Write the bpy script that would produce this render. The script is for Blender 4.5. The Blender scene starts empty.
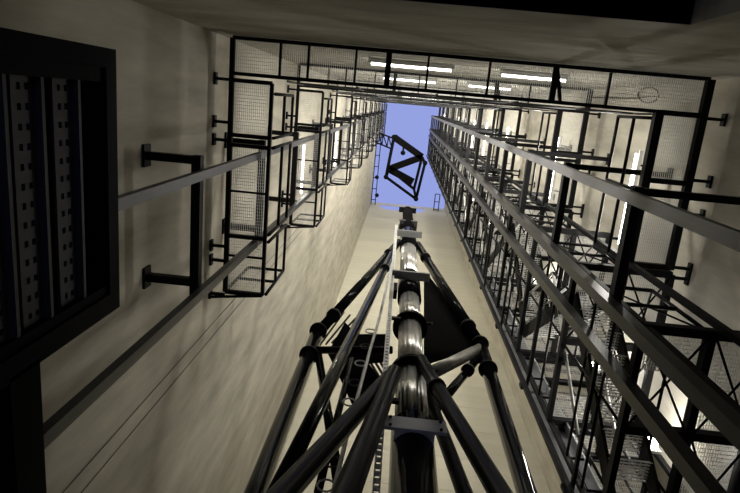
import bpy, bmesh, math, random
from mathutils import Vector, Matrix
random.seed(7)
SC = bpy.context.scene
COL = SC.collection

# ------------------------------------------------------------------ camera, world, exposure
FOC = 583.0                                   # focal length in pixels of the 740 x 493 frame
CX, CY = 370.0, 246.5
AX = Vector((0.99433494, -0.09983319, -0.0364877))     # world axes seen from the camera (right, up, forward)
AY = Vector((-0.0883513, -0.96712691, 0.23845249))
AZ = Vector((0.05909371, 0.23387791, 0.97046847))
right = Vector((AX[0], AY[0], AZ[0])); upv = Vector((AX[1], AY[1], AZ[1])); fwd = Vector((AX[2], AY[2], AZ[2]))
cam = bpy.data.cameras.new('camera')
cam.sensor_fit = 'HORIZONTAL'; cam.sensor_width = 36.0; cam.lens = FOC / 740.0 * 36.0
cam.clip_start = 0.05; cam.clip_end = 500
co = bpy.data.objects.new('camera', cam); COL.objects.link(co)
co.matrix_world = Matrix(((right.x, upv.x, -fwd.x, 0), (right.y, upv.y, -fwd.y, 0), (right.z, upv.z, -fwd.z, 0), (0, 0, 0, 1)))
SC.camera = co

wd = bpy.data.worlds.new('dusk_sky'); SC.world = wd; wd.use_nodes = True
bg = wd.node_tree.nodes['Background']
bg.inputs[0].default_value = (0.30, 0.36, 0.76, 1); bg.inputs[1].default_value = 1.0
SC.view_settings.view_transform = 'Standard'; SC.view_settings.look = 'None'
SC.view_settings.exposure = 0.0; SC.view_settings.gamma = 1.0; SC.view_settings.use_curve_mapping = False
TUBE_W = 120.0      # watts of one fluorescent tube's light
BULK_W = 34.0      # watts of one bulkhead lamp

def ray(u, v):
    d = Vector((u - CX, -(v - CY), FOC))
    return Vector((d.dot(AX), d.dot(AY), d.dot(AZ)))
def aty(u, v, y): r = ray(u, v); return r * (y / r.y)
def atx(u, v, x): r = ray(u, v); return r * (x / r.x)
def atz(u, v, z): r = ray(u, v); return r * (z / r.z)

# ------------------------------------------------------------------ materials
def mat(name, col, rough=0.5, metal=0.0, noise=0.0, nscale=(3, 3, 3), bump=0.0, spec=0.5, rnd=0.0, detail=6):
    m = bpy.data.materials.new(name); m.use_nodes = True
    nt = m.node_tree; b = nt.nodes['Principled BSDF']
    b.inputs['Roughness'].default_value = rough; b.inputs['Metallic'].default_value = metal
    b.inputs['Specular IOR Level'].default_value = spec
    b.inputs['Base Color'].default_value = (*col, 1)
    if noise or bump or rnd:
        tc = nt.nodes.new('ShaderNodeTexCoord'); mp = nt.nodes.new('ShaderNodeMapping')
        mp.inputs['Scale'].default_value = nscale
        nt.links.new(tc.outputs['Object'], mp.inputs[0])
        nz = nt.nodes.new('ShaderNodeTexNoise'); nz.inputs['Scale'].default_value = 1.0
        nz.inputs['Detail'].default_value = detail; nz.inputs['Roughness'].default_value = 0.6
        nt.links.new(mp.outputs[0], nz.inputs['Vector'])
        rp = nt.nodes.new('ShaderNodeMapRange')
        rp.inputs[1].default_value = 0.25; rp.inputs[2].default_value = 0.75
        rp.inputs[3].default_value = 1 - noise; rp.inputs[4].default_value = 1 + noise
        nt.links.new(nz.outputs['Fac'], rp.inputs[0])
        fac = rp.outputs[0]
        if rnd:
            oi = nt.nodes.new('ShaderNodeObjectInfo'); r2 = nt.nodes.new('ShaderNodeMapRange')
            r2.inputs[3].default_value = 1 - rnd; r2.inputs[4].default_value = 1 + rnd
            nt.links.new(oi.outputs['Random'], r2.inputs[0])
            mu = nt.nodes.new('ShaderNodeMath'); mu.operation = 'MULTIPLY'
            nt.links.new(fac, mu.inputs[0]); nt.links.new(r2.outputs[0], mu.inputs[1]); fac = mu.outputs[0]
        mx = nt.nodes.new('ShaderNodeVectorMath'); mx.operation = 'SCALE'
        mx.inputs[0].default_value = col
        nt.links.new(fac, mx.inputs['Scale']); nt.links.new(mx.outputs[0], b.inputs['Base Color'])
        if bump:
            bp = nt.nodes.new('ShaderNodeBump'); bp.inputs['Strength'].default_value = bump; bp.inputs['Distance'].default_value = 0.02
            nt.links.new(nz.outputs['Fac'], bp.inputs['Height']); nt.links.new(bp.outputs[0], b.inputs['Normal'])
    return m
def emit(name, col, s):
    m = bpy.data.materials.new(name); m.use_nodes = True
    b = m.node_tree.nodes['Principled BSDF']
    b.inputs['Base Color'].default_value = (*col, 1); b.inputs['Emission Color'].default_value = (*col, 1); b.inputs['Emission Strength'].default_value = s
    return m
M = dict(
    conc=mat('board_concrete', (0.47, 0.44, 0.365), 0.85, noise=0.30, nscale=(4.0, 4.0, 0.9), bump=0.45, spec=0.2),
    back=mat('rough_concrete', (0.36, 0.345, 0.29), 0.9, noise=0.28, nscale=(1.6, 1.6, 4.0), bump=0.4, spec=0.2),
    panel=mat('front_wall_board', (0.47, 0.445, 0.355), 0.75, noise=0.07, nscale=(0.5, 0.5, 5.0), bump=0.05, spec=0.25, rnd=0.05),
    floor=mat('floor_concrete', (0.07, 0.068, 0.064), 0.8, noise=0.15),
    black=mat('black_paint', (0.007, 0.007, 0.0075), 0.5, spec=0.06, noise=0.15, nscale=(9, 9, 9)),
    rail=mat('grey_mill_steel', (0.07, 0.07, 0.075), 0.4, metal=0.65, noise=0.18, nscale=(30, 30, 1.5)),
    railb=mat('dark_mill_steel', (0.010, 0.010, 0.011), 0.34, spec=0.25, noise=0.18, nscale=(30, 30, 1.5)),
    grate=mat('galvanised_grating', (0.62, 0.61, 0.58), 0.5, metal=0.2),
    gloss=mat('gloss_black_pipe', (0.004, 0.004, 0.0045), 0.10, spec=0.035, noise=0.1, nscale=(4, 4, 4)),
    steel=mat('turned_steel', (0.66, 0.65, 0.63), 0.3, metal=1.0, noise=0.2, nscale=(60, 60, 0.6)),
    plate=mat('grey_plate', (0.75, 0.75, 0.76), 0.5, metal=0.1, noise=0.12, nscale=(6, 6, 6)),
    satin=mat('satin_black_pipe', (0.005, 0.005, 0.005), 0.3, spec=0.015),
    dull=mat('dull_grey_plate', (0.17, 0.17, 0.165), 0.5, metal=0.1, noise=0.12, nscale=(6, 6, 6)),
    galv=mat('galvanised_strip', (0.7, 0.7, 0.67), 0.45, metal=0.2, noise=0.2, nscale=(8, 8, 8)),
    sheet=mat('zinc_sheet', (0.42, 0.43, 0.45), 0.35, metal=0.75, noise=0.12, nscale=(3, 3, 1)),
    slat=mat('slotted_grey_steel', (0.055, 0.055, 0.058), 0.5, spec=0.1, noise=0.12, nscale=(5, 5, 5)),
    frame=mat('blue_black_paint', (0.006, 0.006, 0.008), 0.5, spec=0.012),
    void=mat('matt_black_sheet', (0.006, 0.006, 0.006), 0.8, spec=0.0),
    tube=emit('fluorescent_glow', (1.0, 0.97, 0.90), 9.0),
    bulb=emit('bulkhead_glow', (1.0, 0.97, 0.92), 14.0),
    white=mat('white_enamel', (0.7, 0.7, 0.68), 0.4),
    wire=mat('cable_rubber', (0.02, 0.02, 0.02), 0.6),
    rust=mat('worn_tube', (0.36, 0.345, 0.31), 0.4, metal=0.6, noise=0.3, nscale=(12, 12, 12)),
)

# ------------------------------------------------------------------ mesh building
BOXF = [(0, 3, 2, 1), (4, 5, 6, 7), (0, 1, 5, 4), (1, 2, 6, 5), (2, 3, 7, 6), (3, 0, 4, 7)]
class MB:
    def __init__(s): s.v = []; s.f = []; s.smooth = []
    def box(s, x0, x1, y0, y1, z0, z1):
        n = len(s.v)
        s.v += [(x0, y0, z0), (x1, y0, z0), (x1, y1, z0), (x0, y1, z0), (x0, y0, z1), (x1, y0, z1), (x1, y1, z1), (x0, y1, z1)]
        s.f += [tuple(n + i for i in q) for q in BOXF]; s.smooth += [False] * 6
        return s
    def bar(s, a, b, w, h, up=(0, 0, 1)):
        a = Vector(a); b = Vector(b); d = (b - a).normalized(); up = Vector(up)
        if abs(d.dot(up)) > 0.98: up = Vector((0, 1, 0))
        sx = d.cross(up).normalized(); sy = sx.cross(d).normalized()
        n = len(s.v)
        for p in (a, b):
            for i, j in ((-1, -1), (1, -1), (1, 1), (-1, 1)):
                s.v.append(tuple(p + sx * (i * w / 2) + sy * (j * h / 2)))
        s.f += [tuple(n + i for i in q) for q in BOXF]; s.smooth += [False] * 6
        return s
    def tube(s, pts, r, seg=12, cap=True):
        pts = [Vector(p) for p in pts]
        rs = r if isinstance(r, (list, tuple)) else [r] * len(pts)
        n0 = len(s.v); prev = None
        for i, p in enumerate(pts):
            if i == 0: d = pts[1] - p
            elif i == len(pts) - 1: d = p - pts[i - 1]
            else: d = (pts[i + 1] - p).normalized() + (p - pts[i - 1]).normalized()
            d.normalize()
            if prev is None:
                a = d.orthogonal().normalized()
            else:
                a = (prev - d * prev.dot(d)).normalized()
            prev = a; b = d.cross(a)
            for k in range(seg):
                t = 2 * math.pi * k / seg
                s.v.append(tuple(p + (a * math.cos(t) + b * math.sin(t)) * rs[i]))
        for i in range(len(pts) - 1):
            for k in range(seg):
                k2 = (k + 1) % seg
                s.f.append((n0 + i * seg + k, n0 + i * seg + k2, n0 + (i + 1) * seg + k2, n0 + (i + 1) * seg + k)); s.smooth.append(True)
        if cap:
            s.f.append(tuple(n0 + k for k in reversed(range(seg)))); s.smooth.append(False)
            e = n0 + (len(pts) - 1) * seg
            s.f.append(tuple(e + k for k in range(seg))); s.smooth.append(False)
        return s
    def fluted(s, x, y, z0, z1, r, ribs=14, depth=0.005, seg=112):
        n = len(s.v)
        for z in (z0, z1):
            for k in range(seg):
                t = 2 * math.pi * k / seg
                q = r - depth * (0.5 - 0.5 * math.cos(ribs * t)) ** 2
                s.v.append((x + q * math.cos(t), y + q * math.sin(t), z))
        for k in range(seg):
            k2 = (k + 1) % seg
            s.f.append((n + k, n + k2, n + seg + k2, n + seg + k)); s.smooth.append(True)
        s.f.append(tuple(n + k for k in reversed(range(seg)))); s.f.append(tuple(n + seg + k for k in range(seg))); s.smooth += [False, False]
        return s
    def sphere(s, c, r, seg=10, rings=6, sc=(1, 1, 1)):
        c = Vector(c); n0 = len(s.v)
        for i in range(1, rings):
            p = math.pi * i / rings
            for k in range(seg):
                t = 2 * math.pi * k / seg
                s.v.append((c.x + r * sc[0] * math.sin(p) * math.cos(t), c.y + r * sc[1] * math.sin(p) * math.sin(t), c.z + r * sc[2] * math.cos(p)))
        a = len(s.v); s.v.append((c.x, c.y, c.z + r * sc[2])); b = a + 1; s.v.append((c.x, c.y, c.z - r * sc[2]))
        for k in range(seg):
            k2 = (k + 1) % seg
            s.f.append((a, n0 + k, n0 + k2)); s.smooth.append(True)
            s.f.append((b, n0 + (rings - 2) * seg + k2, n0 + (rings - 2) * seg + k)); s.smooth.append(True)
            for i in range(rings - 2):
                s.f.append((n0 + i * seg + k, n0 + (i + 1) * seg + k, n0 + (i + 1) * seg + k2, n0 + i * seg + k2)); s.smooth.append(True)
        return s
    def prism(s, pts, off):
        """closed outline (list of points) extruded by the vector off"""
        off = Vector(off); n = len(s.v); k = len(pts)
        s.v += [tuple(p) for p in pts] + [tuple(Vector(p) + off) for p in pts]
        s.f.append(tuple(range(n, n + k))); s.f.append(tuple(reversed(range(n + k, n + 2 * k)))); s.smooth += [False] * 2
        for i in range(k):
            j = (i + 1) % k
            s.f.append((n + i, n + k + i, n + k + j, n + j)); s.smooth.append(False)
        return s
    def ring(s, c, r0, r1, z0, z1, seg=28):
        n = len(s.v)
        for k in range(seg):
            t = 2 * math.pi * k / seg; cs, sn = math.cos(t), math.sin(t)
            for r, z in ((r0, z0), (r1, z0), (r1, z1), (r0, z1)):
                s.v.append((c[0] + r * cs, c[1] + r * sn, z))
        for k in range(seg):
            a = n + 4 * k; b = n + 4 * ((k + 1) % seg)
            for i in range(4):
                j = (i + 1) % 4
                s.f.append((a + i, b + i, b + j, a + j)); s.smooth.append(False)
        return s
    def mesh(s, name, m):
        me = bpy.data.meshes.new(name); me.from_pydata(s.v, [], s.f); me.materials.append(m)
        for p, q in zip(me.polygons, s.smooth): p.use_smooth = q
        bm = bmesh.new(); bm.from_mesh(me); bmesh.ops.recalc_face_normals(bm, faces=bm.faces); bm.to_mesh(me); bm.free()
        return me
    def build(s, name, m, parent=None, **kw):
        return link(name, s.mesh(name, m), parent, **kw)
def link(name, me, parent=None, loc=(0, 0, 0)):
    o = bpy.data.objects.new(name, me); COL.objects.link(o)
    if parent: o.parent = parent
    o.location = loc
    return o
def tag(o, label, cat, group=None, kind=None):
    o['label'] = label; o['category'] = cat
    if group: o['group'] = group
    if kind: o['kind'] = kind
    return o
def thing(name, label, cat, loc=(0, 0, 0), group=None):
    o = bpy.data.objects.new(name, None); COL.objects.link(o); o.location = loc; o.empty_display_size = 0.1
    return tag(o, label, cat, group)
def kids(o): return [c for c in COL.objects if c.parent == o]
TREE = {}
def copy_tree(o, label, loc):
    c = o.copy(); COL.objects.link(c); c['label'] = label; c.location = loc
    for ch in TREE.setdefault(o.name, kids(o)):
        d = ch.copy(); COL.objects.link(d); d.parent = c
        for g in TREE.setdefault(ch.name, kids(ch)):
            e = g.copy(); COL.objects.link(e); e.parent = d
    return c
def struct(o): o['kind'] = 'structure'; return o
ORD = ['lowest', 'second', 'third', 'fourth', 'fifth', 'sixth', 'seventh', 'eighth', 'ninth', 'tenth', 'eleventh', 'twelfth', 'thirteenth', 'fourteenth', 'fifteenth', 'sixteenth', 'seventeenth', 'eighteenth', 'nineteenth', 'twentieth', 'twenty-first', 'twenty-second', 'twenty-third', 'twenty-fourth', 'twenty-fifth', 'twenty-sixth']

# ------------------------------------------------------------------ the shaft
XL, XR, XR2 = -1.925, 3.08, 3.84
YB, YS, YF = -0.53, 3.60, 7.6
ZF, ZT = -1.4, 45.8
T = 0.3
struct(MB().box(XL - T, XR2 + T, YB - T, YF + T, ZF - 0.2, ZF).build('floor', M['floor']))
struct(MB().box(XL - T, XL, YB - T, YF + T, ZF, ZT).build('wall_left', M['conc']))
pz = atz(690, 25, 1.0); ZD = YB / pz.y; XD = pz.x * ZD; XD0 = -1.2
wb = struct(MB().box(XL, XR + T, YB - T, YB, ZD, ZT).box(XL, XD0, YB - T, YB, ZF, ZD).box(XD, XR + T, YB - T, YB, ZF, ZD).build('wall_back', M['back']))
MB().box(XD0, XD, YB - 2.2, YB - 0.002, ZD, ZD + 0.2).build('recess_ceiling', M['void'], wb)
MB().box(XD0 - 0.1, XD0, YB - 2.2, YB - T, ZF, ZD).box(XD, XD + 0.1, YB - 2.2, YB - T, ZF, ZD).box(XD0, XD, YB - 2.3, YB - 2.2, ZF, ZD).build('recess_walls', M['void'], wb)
wr = struct(MB().box(XR, XR + T, YB, YS, ZF, ZT).build('wall_right', M['conc']))
MB().box(XR2, XR2 + T, YS - T, YF + T, ZF, ZT).box(XR + T, XR2, YS - T, YS, ZF, ZT).build('stepped_bay', M['conc'], wr)
# front wall: horizontal boards on a backing, and a lens-shaped port under its top edge
wf = bpy.data.objects.new('wall_front', None); COL.objects.link(wf); struct(wf)
ZB = 43.0
MB().box(XL, XR2, YF + 0.03, YF + T, ZF, ZB).build('backing', M['conc'], wf)
bh = 1.2; z = ZF
course = MB().box(XL, XR2, YF, YF + 0.03, 0.004, bh - 0.004).mesh('board', M['panel'])
while z + bh <= ZB + 0.01:
    link('board', course, wf, (0, 0, z)); z += bh
zb0 = z
def hole_wall():
    pts_out = []
    c = aty(402, 208.5, YF); half = 1.75
    zlo = aty(402, 214.0, YF).z; zhi = aty(402, 206.6, YF).z
    mb = MB(); n = 24
    xs = [c.x - half + 2 * half * i / n for i in range(n + 1)]
    nx0, nx1 = aty(392, 213, YF).x, aty(402, 213, YF).x; nz = aty(397, 218.5, YF).z
    def lo(x):
        k = 1 - ((x - c.x) / half) ** 2
        l = zhi - 0.02 - (zhi - zlo) * max(0, k) ** 0.6
        return min(l, nz) if nx0 < x < nx1 else l
    for i in range(n):
        xm = (xs[i] + xs[i + 1]) / 2
        mb.box(xs[i], xs[i + 1], YF, YF + T, zb0, max(zb0 + 0.01, lo(xm)))
    mb.box(XL, xs[0], YF, YF + T, zb0, zhi); mb.box(xs[-1], XR2, YF, YF + T, zb0, zhi)
    mb.box(XL, XR2, YF, YF + T, zhi, ZT)
    return mb
T_KEEP = T; T = 0.05
hole_wall().build('port_panel', M['panel'], wf)
T = T_KEEP

# ------------------------------------------------------------------ gratings and galleries
def grating(x0, x1, y0, y1, px=0.02, py=0.034, h=0.02):
    mb = MB()
    n = max(2, round((x1 - x0) / px))
    for i in range(n + 1):
        x = x0 + (x1 - x0) * i / n
        mb.box(x - 0.0014, x + 0.0014, y0, y1, 0, h)
    n = max(2, round((y1 - y0) / py))
    for i in range(n + 1):
        y = y0 + (y1 - y0) * i / n
        mb.box(x0, x1, y - 0.0014, y + 0.0014, h * 0.5, h * 0.9)
    return mb
def add_grating(parent, x0, x1, y0, y1, z=0.0, **kw):
    o = grating(x0, x1, y0, y1, **kw).build('grating', M['grate'], parent, loc=(0, 0, z)); o['kind'] = 'stuff'; return o
def beam(parent, a, b, w=0.06, h=0.07, name='beam', m='black'):
    return MB().bar(a, b, w, h).build(name, M[m], parent)
def wall_arm(parent, a, b, plate_axis='x', w=0.03):
    """strut from a to the wall point b, with a bolted wall plate at b"""
    st = MB().bar(a, b, w, w).build('wall_strut', M['black'], parent)
    b = Vector(b); d = 0.012
    MB().box(b.x - d, b.x + d, b.y - 0.06, b.y + 0.06, b.z - 0.035, b.z + 0.035).build('wall_plate', M['black'], st)
    return st
def guard(parent, pts, h=1.1, r=0.018, mid=True, brace=False, m='black'):
    """posts and rails along a path of floor points"""
    for p in pts:
        MB().tube([p, Vector(p) + Vector((0, 0, h))], r, 6).build('railing_post', M[m], parent)
    for a, b in zip(pts[:-1], pts[1:]):
        for k in ((0.5, 1.0) if mid else (1.0,)):
            MB().tube([Vector(a) + Vector((0, 0, h * k)), Vector(b) + Vector((0, 0, h * k))], r, 6).build('handrail' if k == 1.0 else 'mid_rail', M[m], parent)
        if brace:
            u = Vector((0, 0, h))
            MB().tube([a, Vector(b) + u], 0.009, 5).tube([b, Vector(a) + u], 0.009, 5).build('cross_brace', M[m], parent)

LEVELS = [6.0, 9.72, 15.2, 19.4, 23.1, 26.6, 30.3, 34.2, 38.2, 42.0]
XLO, XLI = -1.755, -1.345
def left_gallery():
    t = thing('gallery', '', 'gallery', group='galleries along the left wall')
    ys = [-0.10, 0.44, 0.54, 1.50, 2.13]
    beam(t, (XLO, -0.50, -0.03), (XLO, ys[-1], -0.03), 0.045, 0.05); beam(t, (XLI, ys[0], -0.03), (XLI, ys[-1], -0.03), 0.035, 0.045)
    for y in ys: beam(t, (XLO, y, -0.03), (XLI, y, -0.03), 0.04, 0.05, 'cross_beam')
    for y in (1.02, 1.72): beam(t, (XLO, y, -0.02), (XLI, y, -0.02), 0.02, 0.03, 'cross_beam')
    add_grating(t, XLO, XLI, -0.10, 0.44); add_grating(t, XLO, XLI, 0.54, 1.50); add_grating(t, XLO, XLI, 1.50, 2.13)
    for y in (-0.10, 0.32, 0.50, 1.62, 1.78, 2.16): wall_arm(t, (XLO, y, -0.05), (XL + 0.012, y, -0.05))
    MB().bar((XLI, 2.13, -0.06), (XL + 0.02, 2.20, -0.06), 0.025, 0.025).build('diagonal_arm', M['black'], t)
    guard(t, [(XLI + 0.03, 0.0, 0), (XLI + 0.03, 0.44, 0)], 0.95); guard(t, [(XLI + 0.03, 0.54, 0), (XLI + 0.03, 1.46, 0)], 0.95)
    guard(t, [(XLI + 0.03, 1.54, 0), (XLI + 0.03, 2.13, 0), (XLO, 2.13, 0)], 0.95)
    return t
XRI, XRO = 2.45, 2.87
def right_gallery():
    t = thing('gallery', '', 'gallery', group='galleries along the right wall')
    ys = [-0.16, 0.50, 0.62, 1.37]
    beam(t, (XRI, -0.16, -0.04), (XRI, 1.39, -0.04), 0.08, 0.08); beam(t, (XRO, -0.50, -0.04), (XRO, 1.39, -0.04), 0.07, 0.07)
    for y in ys: beam(t, (XRI, y, -0.03), (XRO, y, -0.03), 0.05, 0.06, 'cross_beam')
    add_grating(t, XRI, XRO, -0.16, 0.50); add_grating(t, XRI, XRO, 0.62, 1.39)
    for y in (-0.14, 0.46, 0.80, 1.36): wall_arm(t, (XRO, y, -0.05), (XR - 0.012, y, -0.05))
    guard(t, [(XRI - 0.03, -0.10, 0), (XRI - 0.03, 0.62, 0)], 0.95); guard(t, [(XRI - 0.03, 0.66, 0), (XRI - 0.03, 1.40, 0)], 0.95)
    return t
YBO, YBI = -0.505, -0.165
def back_gallery():
    t = thing('gallery', '', 'gallery', group='galleries along the back wall')
    beam(t, (XLO, YBO, -0.02), (XRO, YBO, -0.02), 0.035, 0.045); beam(t, (XLO, YBI, -0.02), (XRO, YBI, -0.02), 0.035, 0.045)
    xs = [XLO] + [atz(u, v, 6.0).x for u, v in ((281, 60), (309, 62), (356, 64), (388, 70), (427, 75), (488, 78), (553, 85), (607, 90))] + [XRO]
    for i, x in enumerate(xs[1:-1]):
        beam(t, (x, YBO, -0.03), (x, YBI, -0.03), 0.055 if i in (3, 6) else 0.02, 0.04, 'cross_beam')
    for a, b in zip(xs[:-1], xs[1:]): add_grating(t, a, b, YBO, YBI)
    guard(t, [(x, YBI + 0.03, 0) for x in (-1.2, -0.5, 0.3, 1.1, 1.8, 2.4)], 0.95, 0.011, m='rail')
    MB().bar((xs[7], YBO, -0.05), (xs[7] + 0.08, YBI, -0.06), 0.03, 0.03).build('diagonal_arm', M['black'], t)
    for x in (-1.0, 0.25, 1.5, 2.5):
        o = MB().bar((x, YBO, -0.05), (x, YB + 0.012, -0.05), 0.03, 0.03).build('wall_strut', M['black'], t)
    return t
SIDE = {}
for nm, fn, lab in (('left', left_gallery, 'on the long beige left wall'), ('right', right_gallery, 'on the right wall beside the stair tower'), ('back', back_gallery, 'across the back wall over the dark doorway')):
    for i, z in enumerate(LEVELS):
        L = 'black steel gallery with mesh floor, %s level %s' % (ORD[i] if i else 'lowest', lab)
        if i == 0:
            t = fn(); t['label'] = L; t.location = (0, 0, z); SIDE[nm] = t
        else:
            copy_tree(SIDE[nm], L, (0, 0, z))

# ------------------------------------------------------------------ stair tower on the right
XT0, XT1 = 1.93, 2.90
YT0, YT1 = 1.44, 3.24
TL = [4.25]
for a, b in zip(LEVELS[:-1], LEVELS[1:]):
    n = round((b - a) / 1.9)
    TL += [a + (b - a) * k / n for k in range(n)]
TL.append(LEVELS[-1])
def tower_platform():
    t = thing('stair_landing', '', 'landing', group='landings of the stair tower')
    for y in (YT0, 2.28, YT1): beam(t, (XT0, y, -0.04), (XT1, y, -0.04), 0.07, 0.08, 'cross_beam')
    beam(t, (XT0, YT0, -0.04), (XT0, YT1, -0.04), 0.05, 0.08); beam(t, (2.43, YT0, -0.04), (2.43, YT1, -0.04), 0.06, 0.08); beam(t, (XT1, YT0, -0.04), (XT1, YT1, -0.04), 0.06, 0.08)
    add_grating(t, XT0, 2.40, YT0, 1.80); add_grating(t, XT0, 2.40, 2.95, YT1)
    add_grating(t, 2.45, XT1, YT0, 2.28); add_grating(t, 2.45, XT1, 2.28, YT1)
    guard(t, [(XT0, YT0, 0), (2.42, YT0, 0)], 1.0, 0.018, brace=True)
    guard(t, [(XT0 + 0.01, YT0 + 0.04, 0), (XT0 + 0.01, 2.28, 0), (XT0 + 0.01, YT1, 0), (2.42, YT1, 0)], 1.0, 0.014)
    guard(t, [(2.45, 1.85, 0), (2.45, 2.9, 0)], 1.0, 0.014)
    MB().tube([(XT0, YT0, -0.07), (2.42, 2.28, -0.07)], 0.010, 5).tube([(2.42, YT0, -0.07), (XT0, 2.28, -0.07)], 0.010, 5).build('plan_brace', M['black'], t)
    MB().tube([(2.45, 2.28, -0.07), (XT1, YT1, -0.07)], 0.010, 5).tube([(XT1, 2.28, -0.07), (2.45, YT1, -0.07)], 0.010, 5).build('plan_brace', M['black'], t)
    MB().tube([(2.45, YT0, -0.07), (XT1, 2.28, -0.07)], 0.010, 5).tube([(XT1, YT0, -0.07), (2.45, 2.28, -0.07)], 0.010, 5).build('plan_brace', M['black'], t)
    for y in (YT0 + 0.03, 2.4): wall_arm(t, (XT1, y, -0.05), (XR - 0.012, y, -0.05))
    # front bay floor beyond the tower, reaching the stepped wall
    for x0, x1, y0, y1 in ((2.06, 3.02, YT1 + 0.09, 3.62), (2.46, 3.80, 3.64, 4.28)):
        for y in (y0, y1): beam(t, (x0, y, -0.04), (x1, y, -0.04), 0.05, 0.07, 'cross_beam')
        xm = (x0 + x1) / 2
        for x in (x0, xm, x1): beam(t, (x, y0, -0.04), (x, y1, -0.04), 0.04, 0.07)
        add_grating(t, x0, xm, y0, y1); add_grating(t, xm, x1, y0, y1)
    guard(t, [(2.46, 4.30, 0), (3.1, 4.30, 0), (3.76, 4.30, 0)], 1.0, 0.014)
    guard(t, [(2.06, YT1 + 0.10, 0), (2.06, 3.62, 0), (2.44, 3.64, 0), (2.44, 4.28, 0)], 1.0, 0.014)
    return t
t1 = tower_platform(); t1['label'] = 'stair tower landing with cross-braced railing, lowest one at the right edge'; t1.location = (0, 0, TL[0])
for i, z in enumerate(TL[1:]):
    copy_tree(t1, 'stair tower landing with cross-braced railing, %s from the bottom' % ORD[i + 1], (0, 0, z))
def flight(rise, flip, label, z):
    t = thing('stair_flight', label, 'stairs', (0, 0, z), 'stair flights of the right tower')
    y0, y1 = (2.95, 1.80) if not flip else (1.80, 2.95)
    x0, x1 = XT0 + 0.06, 2.36
    for x in (x0, x1):
        MB().bar((x, y0, 0.0), (x, y1, rise), 0.03, 0.16, (0, -1 if not flip else 1, 0.3)).build('stringer', M['black'], t)
    n = int(rise / 0.21)
    tr = None
    for i in range(1, n):
        y = y0 + (y1 - y0) * i / n; zz = rise * i / n
        if tr is None:
            mb = MB()
            for k in range(7): mb.box(x0, x1, -0.09 + 0.03 * k - 0.003, -0.09 + 0.03 * k + 0.003, -0.012, 0.012)
            for k in range(9): mb.box(x0 + (x1 - x0) * k / 8 - 0.002, x0 + (x1 - x0) * k / 8 + 0.002, -0.09, 0.09, -0.008, 0.008)
            tr = mb.mesh('tread', M['grate'])
        link('tread', tr, t, (0, y, zz))
    for x in (x0, x1):
        MB().tube([(x, y0, 0.95), (x, y1, rise + 0.95)], 0.017, 6).build('handrail', M['galv'], t)
        MB().tube([(x, y0, 0.0), (x, y0, 0.95)], 0.015, 6).build('railing_post', M['black'], t)
        ym = (y0 + y1) / 2
        MB().tube([(x, ym, rise / 2), (x, ym, rise / 2 + 0.95)], 0.015, 6).build('railing_post', M['black'], t)
    return t
for i in range(len(TL) - 1):
    flight(TL[i + 1] - TL[i], i % 2 == 1, 'steep mesh-tread stair rising to the %s landing of the stair tower' % ORD[i + 1], TL[i])
for (x, y, lab) in ((XT0 + 0.02, YT0, 'beside the middle guide rails'), (2.93, YT1, 'at the far right corner'), (XT0 + 0.02, YT1, 'behind the zinc sheet'), (2.45, 1.36, 'in the middle of the right galleries')):
    w = 0.05
    tag(MB().box(x - w / 2, x + w / 2, y - w / 2, y + w / 2, ZF, 42.5).build('tower_column', M['black']), 'slim black stair tower column ' + lab, 'column', 'columns of the stair tower')

# ------------------------------------------------------------------ guide rails with their bracket frames
RZ = [4.15 + 2.05 * i for i in range(19)]
def rail(x, y, w, d, ztop, zbot, label, m):
    o = MB().box(x - w / 2, x + w / 2, y - d / 2, y + d / 2, zbot, ztop).build('guide_rail', M[m])
    return tag(o, label, 'guide rail', 'vertical guide rails')
XG = -1.455
r1 = rail(XG, 0.630, 0.045, 0.068, 41.5, 2.70, 'grey guide rail on the left, upper one in the picture', 'rail')
r2 = rail(XG, 1.565, 0.055, 0.072, 41.5, 1.95, 'grey guide rail on the left, lower one crossing the beige wall', 'rail')
XH = 1.83
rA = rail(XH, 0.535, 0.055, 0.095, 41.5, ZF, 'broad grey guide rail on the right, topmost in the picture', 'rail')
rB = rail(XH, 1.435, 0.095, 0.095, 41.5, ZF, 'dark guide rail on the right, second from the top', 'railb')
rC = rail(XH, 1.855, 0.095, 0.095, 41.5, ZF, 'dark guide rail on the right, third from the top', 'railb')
rD = rail(XH, 3.25, 0.05, 0.06, 41.5, ZF, 'thin black guide rail edging the stair tower next to the pale front wall', 'black')
def lbracket():
    t = thing('rail_bracket', '', 'bracket', group='brackets of the left guide rails')
    x = XG - 0.065
    MB().box(x - 0.035, x + 0.035, 0.50, 1.60, -0.04, 0.04).build('cross_bar', M['black'], t)
    for y in (0.535, 1.50):
        st = MB().box(XL + 0.02, x - 0.035, y - 0.03, y + 0.03, -0.035, 0.035).build('wall_strut', M['black'], t)
        MB().box(XL, XL + 0.02, y - 0.085, y + 0.085, -0.06, 0.06).build('wall_plate', M['black'], st)
    return t
def rbracket():
    t = thing('rail_bracket', '', 'bracket', group='brackets of the right guide rails')
    x = XH + 0.085
    MB().box(x - 0.03, x + 0.045, 0.46, 1.50, -0.05, 0.05).build('cross_bar', M['black'], t)
    y = 0.50
    st = MB().box(x + 0.045, XR - 0.02, y - 0.03, y + 0.03, -0.035, 0.035).build('wall_strut', M['black'], t)
    MB().box(XR - 0.02, XR, y - 0.085, y + 0.085, -0.06, 0.06).build('wall_plate', M['black'], st)
    MB().box(XH + 0.03, XH + 0.06, 1.85, 3.28, -0.025, 0.025).build('cross_bar', M['black'], t)
    MB().box(XH - 0.04, XH + 0.03, 3.27, 3.31, -0.06, 0.06).build('rail_clip', M['black'], t)
    return t
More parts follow.
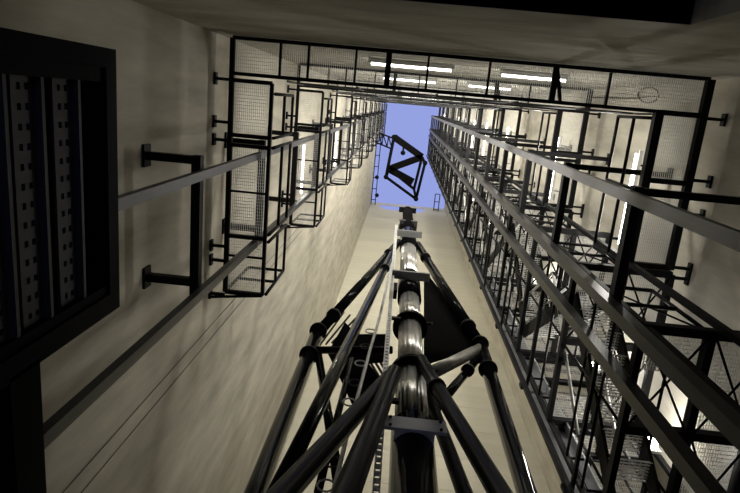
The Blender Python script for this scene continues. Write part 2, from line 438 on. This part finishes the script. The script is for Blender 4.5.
for fn, lab in ((lbracket, 'the two left guide rails to the beige wall'), (rbracket, 'the dark right guide rails to the right wall')):
    p = None
    for i, z in enumerate(RZ):
        L = 'black bracket frame tying %s, %s from below' % (lab, ORD[i] if i else 'first')
        if p is None: p = fn(); p['label'] = L; p.location = (0, 0, z + (0.2 if fn is lbracket else 0.65))
        else: copy_tree(p, L, (0, 0, z + (0.2 if fn is lbracket else 0.65)))
# zinc sheet trunking behind the thin rail
sh = thing('sheet_trunking', 'tall zinc sheet trunking along the stair tower edge by the front wall', 'trunking')
zz = ZF; sm = None
while zz < 40:
    if sm is None: sm = MB().box(XH + 0.04, XH + 0.30, 3.33, 3.36, 0.01, 2.0).box(XH + 0.28, XH + 0.30, 3.22, 3.33, 0.01, 2.0).mesh('sheet_panel', M['sheet'])
    link('sheet_panel', sm, sh, (0, 0, zz)); zz += 2.05

# ------------------------------------------------------------------ fluorescent tubes and bulkhead lamps
def tube_light(label, c, axis, length=1.2, group='fluorescent tubes', face=(0, 0, -1), power=1.0, arm=None):
    t = thing('fluorescent_lamp', label, 'lamp', c, group)
    a = Vector((1, 0, 0)) if axis == 'x' else Vector((0, 1, 0))
    h = length / 2
    side = Vector(face).normalized()
    MB().bar(-a * h - side * 0.045, a * h - side * 0.045, 0.06, 0.04, side).build('housing', M['white'], t)
    MB().tube([-a * (h - 0.03), a * (h - 0.03)], 0.019, 8).build('glass_tube', M['tube'], t)
    if arm:
        for k in (-0.35, 0.35): MB().bar(a * (k * length) - side * 0.06, a * (k * length) + Vector(arm), 0.02, 0.02).build('wall_arm', M['black'], t)
    L = bpy.data.lights.new('tube_glow', 'AREA'); L.shape = 'RECTANGLE'; L.size = length - 0.06; L.size_y = 0.05; L.energy = TUBE_W * power; L.color = (1.0, 0.965, 0.89)
    lo = bpy.data.objects.new('tube_glow', L); COL.objects.link(lo); lo.parent = t
    lo.location = side * 0.024
    zax = -side; xax = a; yax = zax.cross(xax)
    lo.rotation_euler = Matrix((xax, yax, zax)).transposed().to_euler()
for i, z in enumerate(LEVELS):
    pw = (0.40, 0.78, 1.10, 0.95, 0.85, 0.7, 0.6, 0.6, 0.6, 0.6)[i]
    tube_light('fluorescent tube on the right wall above the %s gallery' % ORD[i], (2.86, 0.88, z + 1.35), 'y', 1.2, 'fluorescent tubes on the right wall', (-1, 0.2, 0.25), pw, (XR - 2.86, 0, 0))
    if i % 2 == 1 or i == 2:
        tube_light('fluorescent tube on the left wall above the %s gallery' % ORD[i], (-1.84, 1.35, z + 1.4), 'y', 1.0, 'fluorescent tubes on the left wall', (1, 0.3, 0.1), pw, (XL + 1.84, 0, 0))
    tube_light('fluorescent tube on the back wall in the middle above the %s gallery' % ORD[i], (0.02, -0.45, z + 1.15), 'x', 1.0, 'fluorescent tubes on the back wall', (0, 1, 0.5), pw)
    tube_light('fluorescent tube at the right of the back wall above the %s gallery' % ORD[i], (1.45, -0.45, z + 1.15), 'x', 0.8, 'fluorescent tubes on the back wall', (0, 1, 0.5), pw)
for i, z in enumerate([TL[0]] + LEVELS):
    t = thing('bulkhead_lamp', 'small oval bulkhead lamp in the stair tower above its %s landing' % ORD[i], 'lamp', (2.72, 2.97, z + 1.0), 'bulkhead lamps in the stair tower')
    MB().box(-0.06, 0.06, 0.03, 0.06, -0.10, 0.10).build('back_plate', M['white'], t)
    MB().box(-0.02, 0.02, 0.06, YT1 - 2.97 - 0.025, -0.02, 0.02).build('bracket_arm', M['black'], t)
    MB().sphere((0, 0, 0), 0.06, 12, 8, (0.9, 0.7, 1.4)).build('glass_cover', M['bulb'], t)
    L = bpy.data.lights.new('bulb_glow', 'POINT'); L.energy = BULK_W; L.shadow_soft_size = 0.05; L.color = (1, 0.97, 0.92)
    lo = bpy.data.objects.new('bulb_glow', L); COL.objects.link(lo); lo.parent = t; lo.location = (0, -0.10, 0)

# ------------------------------------------------------------------ telescopic mast with its frame
YM = 2.0
def zm(v, y=YM): return aty(408, v, y).z
XM = 0.248
MT = thing('telescopic_mast', 'tall black and steel telescopic mast rising in the middle of the shaft', 'mast', (0, 0, 0))
def sec(name, v0, v1, r, m):
    z0 = ZF if v0 is None else zm(v0); z1 = zm(v1)
    if m == 'steel': return MB().fluted(XM, YM, z0, z1, r).build(name, M[m], MT)
    return MB().tube([(XM, YM, z0), (XM, YM, z1)], r, 32).build(name, M[m], MT)
sec('outer_tube', None, 428, 0.135, 'gloss')
sec('steel_section', 428, 374, 0.114, 'steel')
sec('steel_section', 374, 327, 0.106, 'steel')
sec('steel_section', 327, 300, 0.106, 'steel')
sec('black_section', 300, 278, 0.128, 'gloss')
sec('steel_section', 280, 248, 0.112, 'steel')
sec('black_section', 250, 234, 0.125, 'gloss')
sec('head_joint', 234, 221, 0.105, 'void')
for dx in (-0.10, 0.10):
    MB().tube([(XM + dx, YM - 0.10, zm(226)), (XM + dx, YM + 0.10, zm(226))], 0.06, 12).build('joint_pin', M['railb'], MT)
sec('head_tube', 223, 211, 0.095, 'void')
zc = zm(210)
MB().box(XM - 0.17, XM + 0.17, YM - 0.05, YM + 0.05, zc - 0.05, zc).build('head_plate', M['black'], MT)
for v, hw, hh, m in ((234.5, 0.185, 0.16, 'dull'), (276.5, 0.21, 0.11, 'dull'), (426, 0.185, 0.13, 'plate')):
    yy = YM - 0.16
    zc = zm(v, yy)
    if v < 300: o = MB().box(XM - hw, XM + hw, yy - 0.06, yy + 0.035, zc - 0.02, zc + 0.02).build('clamp_plate', M[m], MT); continue
    o = MB().box(XM - hw, XM + hw, yy - 0.02, yy, zc - hh / 2, zc + hh / 2).box(XM - 0.12, XM + 0.12, yy, YM - 0.05, zc - 0.02, zc + 0.02).build('clamp_plate', M[m], MT)
    for sx in (-1, 1):
        for sz in (-1, 1):
            px, pz = XM + sx * (hw - 0.035), zc + sz * (hh / 2 - 0.022)
            MB().tube([(px, yy - 0.02, pz), (px, yy - 0.03, pz)], 0.009, 8).build('bolt', M['black'], o)
for v in (327, 374):
    z0 = zm(v)
    o = MB().ring((XM, YM), 0.09, 0.163, z0 - 0.02, z0 + 0.02).build('collar_ring', M['gloss'], MT)
    MB().bar((XM + 0.14, YM - 0.05, z0), (XM + 0.20, YM - 0.07, z0 - 0.03), 0.02, 0.02).build('latch', M['black'], o)
MB().box(XM - 0.22, XM - 0.135, YM - 0.05, YM + 0.05, zm(296), zm(288)).build('junction_box', M['black'], MT)
# supporting frame (moves as one with its pipes and clamps)
FR = thing('mast_frame', 'black pipe frame with clamped legs standing around the telescopic mast', 'frame', (0, 0, 0))
def pipe(a, b, r, name='pipe', m='gloss', ext=None):
    a = Vector(a); b = Vector(b)
    if ext is not None:
        b = a + (b - a) * ((ext - a.z) / (b.z - a.z))
    return MB().tube([a, b], r, 18).build(name, M[m], FR), a, b
def clamp(par, a, b, k, r, w=0.05, name='clamp'):
    a = Vector(a); b = Vector(b); d = (b - a).normalized(); c = a + (b - a) * k
    o = MB().tube([c - d * w / 2, c + d * w / 2], r, 16).build(name, M['black'], par)
    return o
YN = 2.25
N1 = aty(317, 334, YN); N2 = aty(481, 347, YN)
top1 = Vector((XM - 0.14, YM + 0.05, zm(240))); top2 = Vector((XM + 0.15, YM + 0.05, zm(241)))
for top, nd, r in ((top1, N1, 0.056), (top2, N2, 0.062)):
    o, a, b = pipe(top, nd, r, 'upper_leg')
    clamp(o, a, b, 0.18, r + 0.014); clamp(o, a, b, 0.86, r + 0.02)
    col, a2, b2 = pipe(nd + Vector((0, 0, 0.16)), (nd.x, nd.y, ZF), 0.064, 'lower_leg')
    clamp(col, a2, b2, 0.012, 0.088, 0.03, 'flange'); clamp(col, a2, b2, 0.095, 0.088, 0.03, 'flange')
    MB().tube([(nd.x, nd.y, ZF), (nd.x, nd.y, ZF + 0.03)], 0.19, 18).build('foot_plate', M['black'], col)
def leg(p, q, r, y0, y1, name='brace_leg', m='gloss', cl=()):
    a = aty(p[0], p[1], y0); b = aty(q[0], q[1], y1)
    o, a, b = pipe(a, b, r, name, m, ZF)
    for k in cl: clamp(o, a, b, k, r + 0.012)
    return o
leg((392, 254), (278, 490), 0.043, 1.93, 1.66, cl=(0.1,))
leg((390, 376), (287, 490), 0.053, 1.88, 1.50, m='satin')
leg((394, 372), (347, 492), 0.056, 1.85, 1.45, m='satin')
leg((421, 360), (499, 492), 0.047, 1.88, 1.50, m='satin', cl=(0.12,))
leg((427, 392), (464, 492), 0.045, 2.10, 1.95, m='satin')
def strut(p, q, r, y0, y1, name='tie_pipe', m='gloss', cl=()):
    o, a, b = pipe(aty(*p, y0), aty(*q, y1), r, name, m)
    for k in cl: clamp(o, a, b, k, r + 0.02)
    return o
strut((429, 374), (480, 349), 0.055, 2.02, YN, 'worn_tie_tube', 'rust')
strut((478, 358), (426, 420), 0.038, YN, 2.1, cl=(0.25, 0.75))
strut((315, 350), (392, 350), 0.035, YN, 2.1)
strut((318, 352), (340, 492), 0.035, YN, 2.2)
strut((352, 360), (318, 492), 0.028, YN, 2.4)
# black sheet gussets
MB().prism([aty(u, v, 2.30) for u, v in ((424, 276), (429, 276), (477, 336), (478, 346), (430, 362), (424, 362))], (0, 0.02, 0)).build('gusset_sheet', M['void'], FR)
MB().prism([aty(u, v, 2.34) for u, v in ((345, 322), (356, 334), (388, 334), (388, 360), (368, 362), (382, 382), (352, 402), (338, 372), (328, 352))], (0, 0.02, 0)).build('gusset_sheet', M['void'], FR)
for k in range(3):
    a = aty(346 - 2 + 6 * k, 312 + 3 * k, 2.36); b = aty(330 + 6 * k - 10, 345 - k, 2.36)
    MB().bar(a, b, 0.012, 0.02).build('thin_rod', M['black'], FR)
for k in range(3):
    MB().bar(aty(369 + 5 * k, 360, 2.37), aty(381 + 5 * k, 380, 2.37), 0.012, 0.02).build('thin_rod', M['black'], FR)
# perforated strip beside the mast
PS = thing('perforated_strip', 'narrow galvanised strip with punched holes hanging beside the mast', 'strip')
ya = 1.84; xs_ = aty(376, 493, ya).x; zt = aty(395, 224, ya).z
w = 0.014
n = int((zt - ZF) / 0.06)
mb = MB().box(xs_ - w - 0.006, xs_ - w + 0.003, ya - 0.004, ya + 0.004, ZF, zt).box(xs_ + w - 0.003, xs_ + w + 0.006, ya - 0.004, ya + 0.004, ZF, zt)
for i in range(n):
    zz = ZF + 0.06 * i
    mb.box(xs_ - w, xs_ + w, ya - 0.004, ya + 0.004, zz, zz + 0.035)
mb.build('strip', M['galv'], PS)
for v in (318, 400):
    zc = zm(v, ya)
    MB().box(xs_ - 0.005, XM - 0.10, ya + 0.004, ya + 0.03, zc - 0.02, zc + 0.02).build('standoff', M['black'], PS)
# hanging cable with loops
CB = thing('hanging_cable', 'pale cable with small cable-tie loops hanging left of the mast', 'cable')
pts = [aty(u, v, y) for u, v, y in ((392, 262, 1.98), (380, 316, 1.98), (370, 350, 1.97), (358, 395, 1.95), (346, 440, 1.93), (333, 493, 1.9))]
pts.append(Vector((pts[-1].x - 0.05, 1.85, ZF)))
MB().tube(pts, 0.013, 8).build('cable_run', M['galv'], CB)
for i in range(9):
    k = 0.10 + i * 0.085
    f_ = k * 4.99; j = int(f_); c = pts[1 + j] if j + 2 > len(pts) - 1 else pts[1 + j].lerp(pts[2 + j], f_ - j)
    lp = [c + Vector((-0.045 + 0.045 * math.cos(t), 0, 0.05 * math.sin(t))) for t in [math.pi * 2 * q / 10 for q in range(11)]]
    MB().tube(lp, 0.006, 5).build('loop', M['wire'] if i % 2 else M['galv'], CB)

# ------------------------------------------------------------------ lift gate on the left rails
GX = -1.36
GT = thing('lift_gate', 'dark lift gate with slotted steel slats in a heavy frame at the left edge', 'gate', (0, 0, 0))
ztop = atx(118, 180, GX).z; yb0 = atx(118, 50, GX).y; yb1 = atx(118, 308, GX).y
zlow = 0.9
fw = 0.095
MB().box(GX - 0.10, GX, yb0, yb1, ztop - fw, ztop).build('top_frame', M['frame'], GT)
MB().box(GX - 0.10, GX, yb0, yb0 + 0.085, zlow, ztop - fw).build('side_frame', M['frame'], GT)
MB().box(GX - 0.10, GX, yb1 - 0.10, yb1, zlow, ztop - fw).build('side_frame', M['frame'], GT)
MB().box(GX - 0.12, GX - 0.10, yb0 + 0.02, yb1 - 0.02, zlow, ztop - 0.02).build('backing_sheet', M['void'], GT)
MB().box(GX - 0.06, GX - 0.015, yb0 + 0.085, yb0 + 0.15, zlow, ztop - fw).build('inner_trim', M['frame'], GT)
MB().box(GX - 0.06, GX - 0.015, yb1 - 0.145, yb1 - 0.10, zlow, ztop - fw).build('inner_trim', M['frame'], GT)
xs_ = GX - 0.05
s0, s1 = yb0 + 0.15, yb1 - 0.145
def slat():
    mb = MB(); h = 0.135; n = 13
    L = (s1 - s0) / n
    rows = [(-h / 2, -0.035), (-0.012, 0.012), (0.035, h / 2)]
    for a, b in rows: mb.box(xs_ - 0.012, xs_, s0, s1, a, b)
    for k in range(n + 1):
        y = s0 + L * k
        mb.box(xs_ - 0.012, xs_, max(s0, y - L / 2 + 0.013), min(s1, y + L / 2 - 0.013), -0.035, -0.012)
        mb.box(xs_ - 0.012, xs_, max(s0, y - L / 2 + 0.013), min(s1, y + L / 2 - 0.013), 0.012, 0.035)
    mb.box(xs_ - 0.012, xs_ + 0.03, s0, s1, h / 2, h / 2 + 0.02)
    return mb.mesh('slat', M['slat'])
sm = slat()
for u in (66, 28, -12, -60, -120):
    zc = atx(u, 200, xs_).z
    link('slat', sm, GT, (0, 0, zc))
# support arm below the gate
za0 = atx(14, 440, GX).z; za1 = atx(44, 440, GX).z
sa = MB().box(GX - 0.10, GX - 0.0, yb1 - 0.02, 1.80, za0, za1).build('support_arm', M['frame'], GT)

# thin cables on the left wall
for (u, v), lab in (((165, 393), 'thin black cable running up the left wall, nearer the gate'), ((152, 392), 'second thin cable running up the left wall')):
    p = atx(u, v, XL + 0.012)
    tag(MB().tube([(XL + 0.012, p.y, ZF), (XL + 0.012, p.y, 6.0), (XL + 0.012, p.y + 0.02, 12.0)], 0.0035, 6).build('wall_cable', M['wire']), lab, 'cable')

# ------------------------------------------------------------------ coiled hose lying on the lowest back gallery
c = atz(648, 95, 6.06)
hp = []
for k in range(26):
    t = 2 * math.pi * k / 12
    hp.append(Vector((c.x + 0.10 * math.cos(t), c.y + 0.075 * math.sin(t), 6.04 + 0.0006 * k)))
hp = [Vector((c.x - 0.55, c.y + 0.07, 6.04)), Vector((c.x - 0.2, c.y + 0.05, 6.04))] + hp
tag(MB().tube(hp, 0.006, 6).build('coiled_cable', M['wire']), 'dark cable coiled in a ring on the mesh floor of the back gallery', 'cable')

# ------------------------------------------------------------------ roof: frame of the opening and the suspended frame
RF = thing('roof_ladder_frame', 'blue-black ladder frame edging the sky opening along the left wall', 'frame')
zr = 44.5
x0, x1 = XL + 0.03, -1.58
for x in (x0, x1): MB().box(x - 0.03, x + 0.03, -0.4, YF - 0.02, zr - 0.06, zr + 0.06).build('side_beam', M['black'], RF)
for k in range(9): 
    y = 0.4 + 0.85 * k
    MB().box(x0, x1, y - 0.025, y + 0.025, zr - 0.04, zr + 0.04).build('rung', M['black'], RF)
for v in (177, 195):
    p = atz(377, v, zr); MB().sphere((p.x, p.y, zr - 0.15), 0.16, 10, 6, (1, 1, 0.7)).build('floodlight', M['black'], RF)
RL = thing('roof_bracket_frame', 'small ladder frame at the far right corner of the sky opening', 'frame')
for x in (2.95, 3.3): MB().box(x - 0.03, x + 0.03, 6.3, YF, zr - 0.06, zr + 0.06).build('side_beam', M['black'], RL)
for k in range(3): MB().box(2.95, 3.3, 6.3 + 0.6 * k - 0.025, 6.3 + 0.6 * k + 0.025, zr - 0.04, zr + 0.04).build('rung', M['black'], RL)
RR = thing('roof_edge_beam', 'dark beams edging the sky opening at back and right', 'beam')
MB().box(XL, XR, -0.3, -0.12, 43.6, 43.9).build('back_beam', M['black'], RR)
MB().box(2.97, 3.07, -0.12, 3.7, 43.6, 43.9).build('side_beam', M['black'], RR)
# suspended frame in the opening
zs = 38.0
HF = thing('suspended_frame', 'black zigzag pipe frame suspended in the middle of the sky opening', 'frame')
def S(u, v, dz=0.0): 
    p = atz(u, v, zs + dz); return p
A_, B_, B2 = S(394, 137), S(422, 157), S(425, 163, -0.8); C_, C2 = S(389, 169), S(386, 177, -0.8); D_, E_ = S(413, 182), S(416, 199, -0.9)
D2 = S(414, 189, -0.3)
def hbar(a, b, w, h, nm): MB().bar(a, b, w, h).build(nm, M['void'], HF)
def hpipe(a, b, r=0.09, nm='pipe'): MB().tube([a, b], r, 8).build(nm, M['void'], HF)
hbar(A_, B_, 0.42, 0.2, 'box_beam'); hbar(B_, C_, 0.42, 0.2, 'box_beam'); hbar(C_, D_, 0.45, 0.2, 'box_beam')
q_ = A_.lerp(B_, 0.35) + Vector((0, 0.55, -0.2)); hpipe(A_.lerp(B_, 0.35), q_, 0.06, 'hanger'); MB().sphere(q_, 0.16, 10, 6).build('end_ball', M['void'], HF)
hpipe(A_, C2, 0.10); hpipe(C_, D2); hpipe(C2, E_); hpipe(B_, D2); hpipe(B2, E_); hpipe(D2, E_); hpipe(B_, B2); hpipe(C_, C2)
for p in (A_, B2, C2, E_): MB().sphere(p, 0.16, 10, 6).build('end_ball', M['void'], HF)
# lattice arm from the frame to the left side
a0, a1 = atz(378, 131, zs), atz(376, 141, zs); 
a0.x = a1.x = XL
b0, b1 = A_ + Vector((0.0, 0.1, 0)), S(392, 149)
hpipe(a0, b0, 0.05, 'chord'); hpipe(a1, b1, 0.05, 'chord')
for k in range(5):
    p = a0.lerp(b0, k / 4); q = a1.lerp(b1, k / 4); hpipe(p, q, 0.035, 'lattice')
    if k < 4: hpipe(p, a1.lerp(b1, (k + 1) / 4), 0.035, 'lattice')
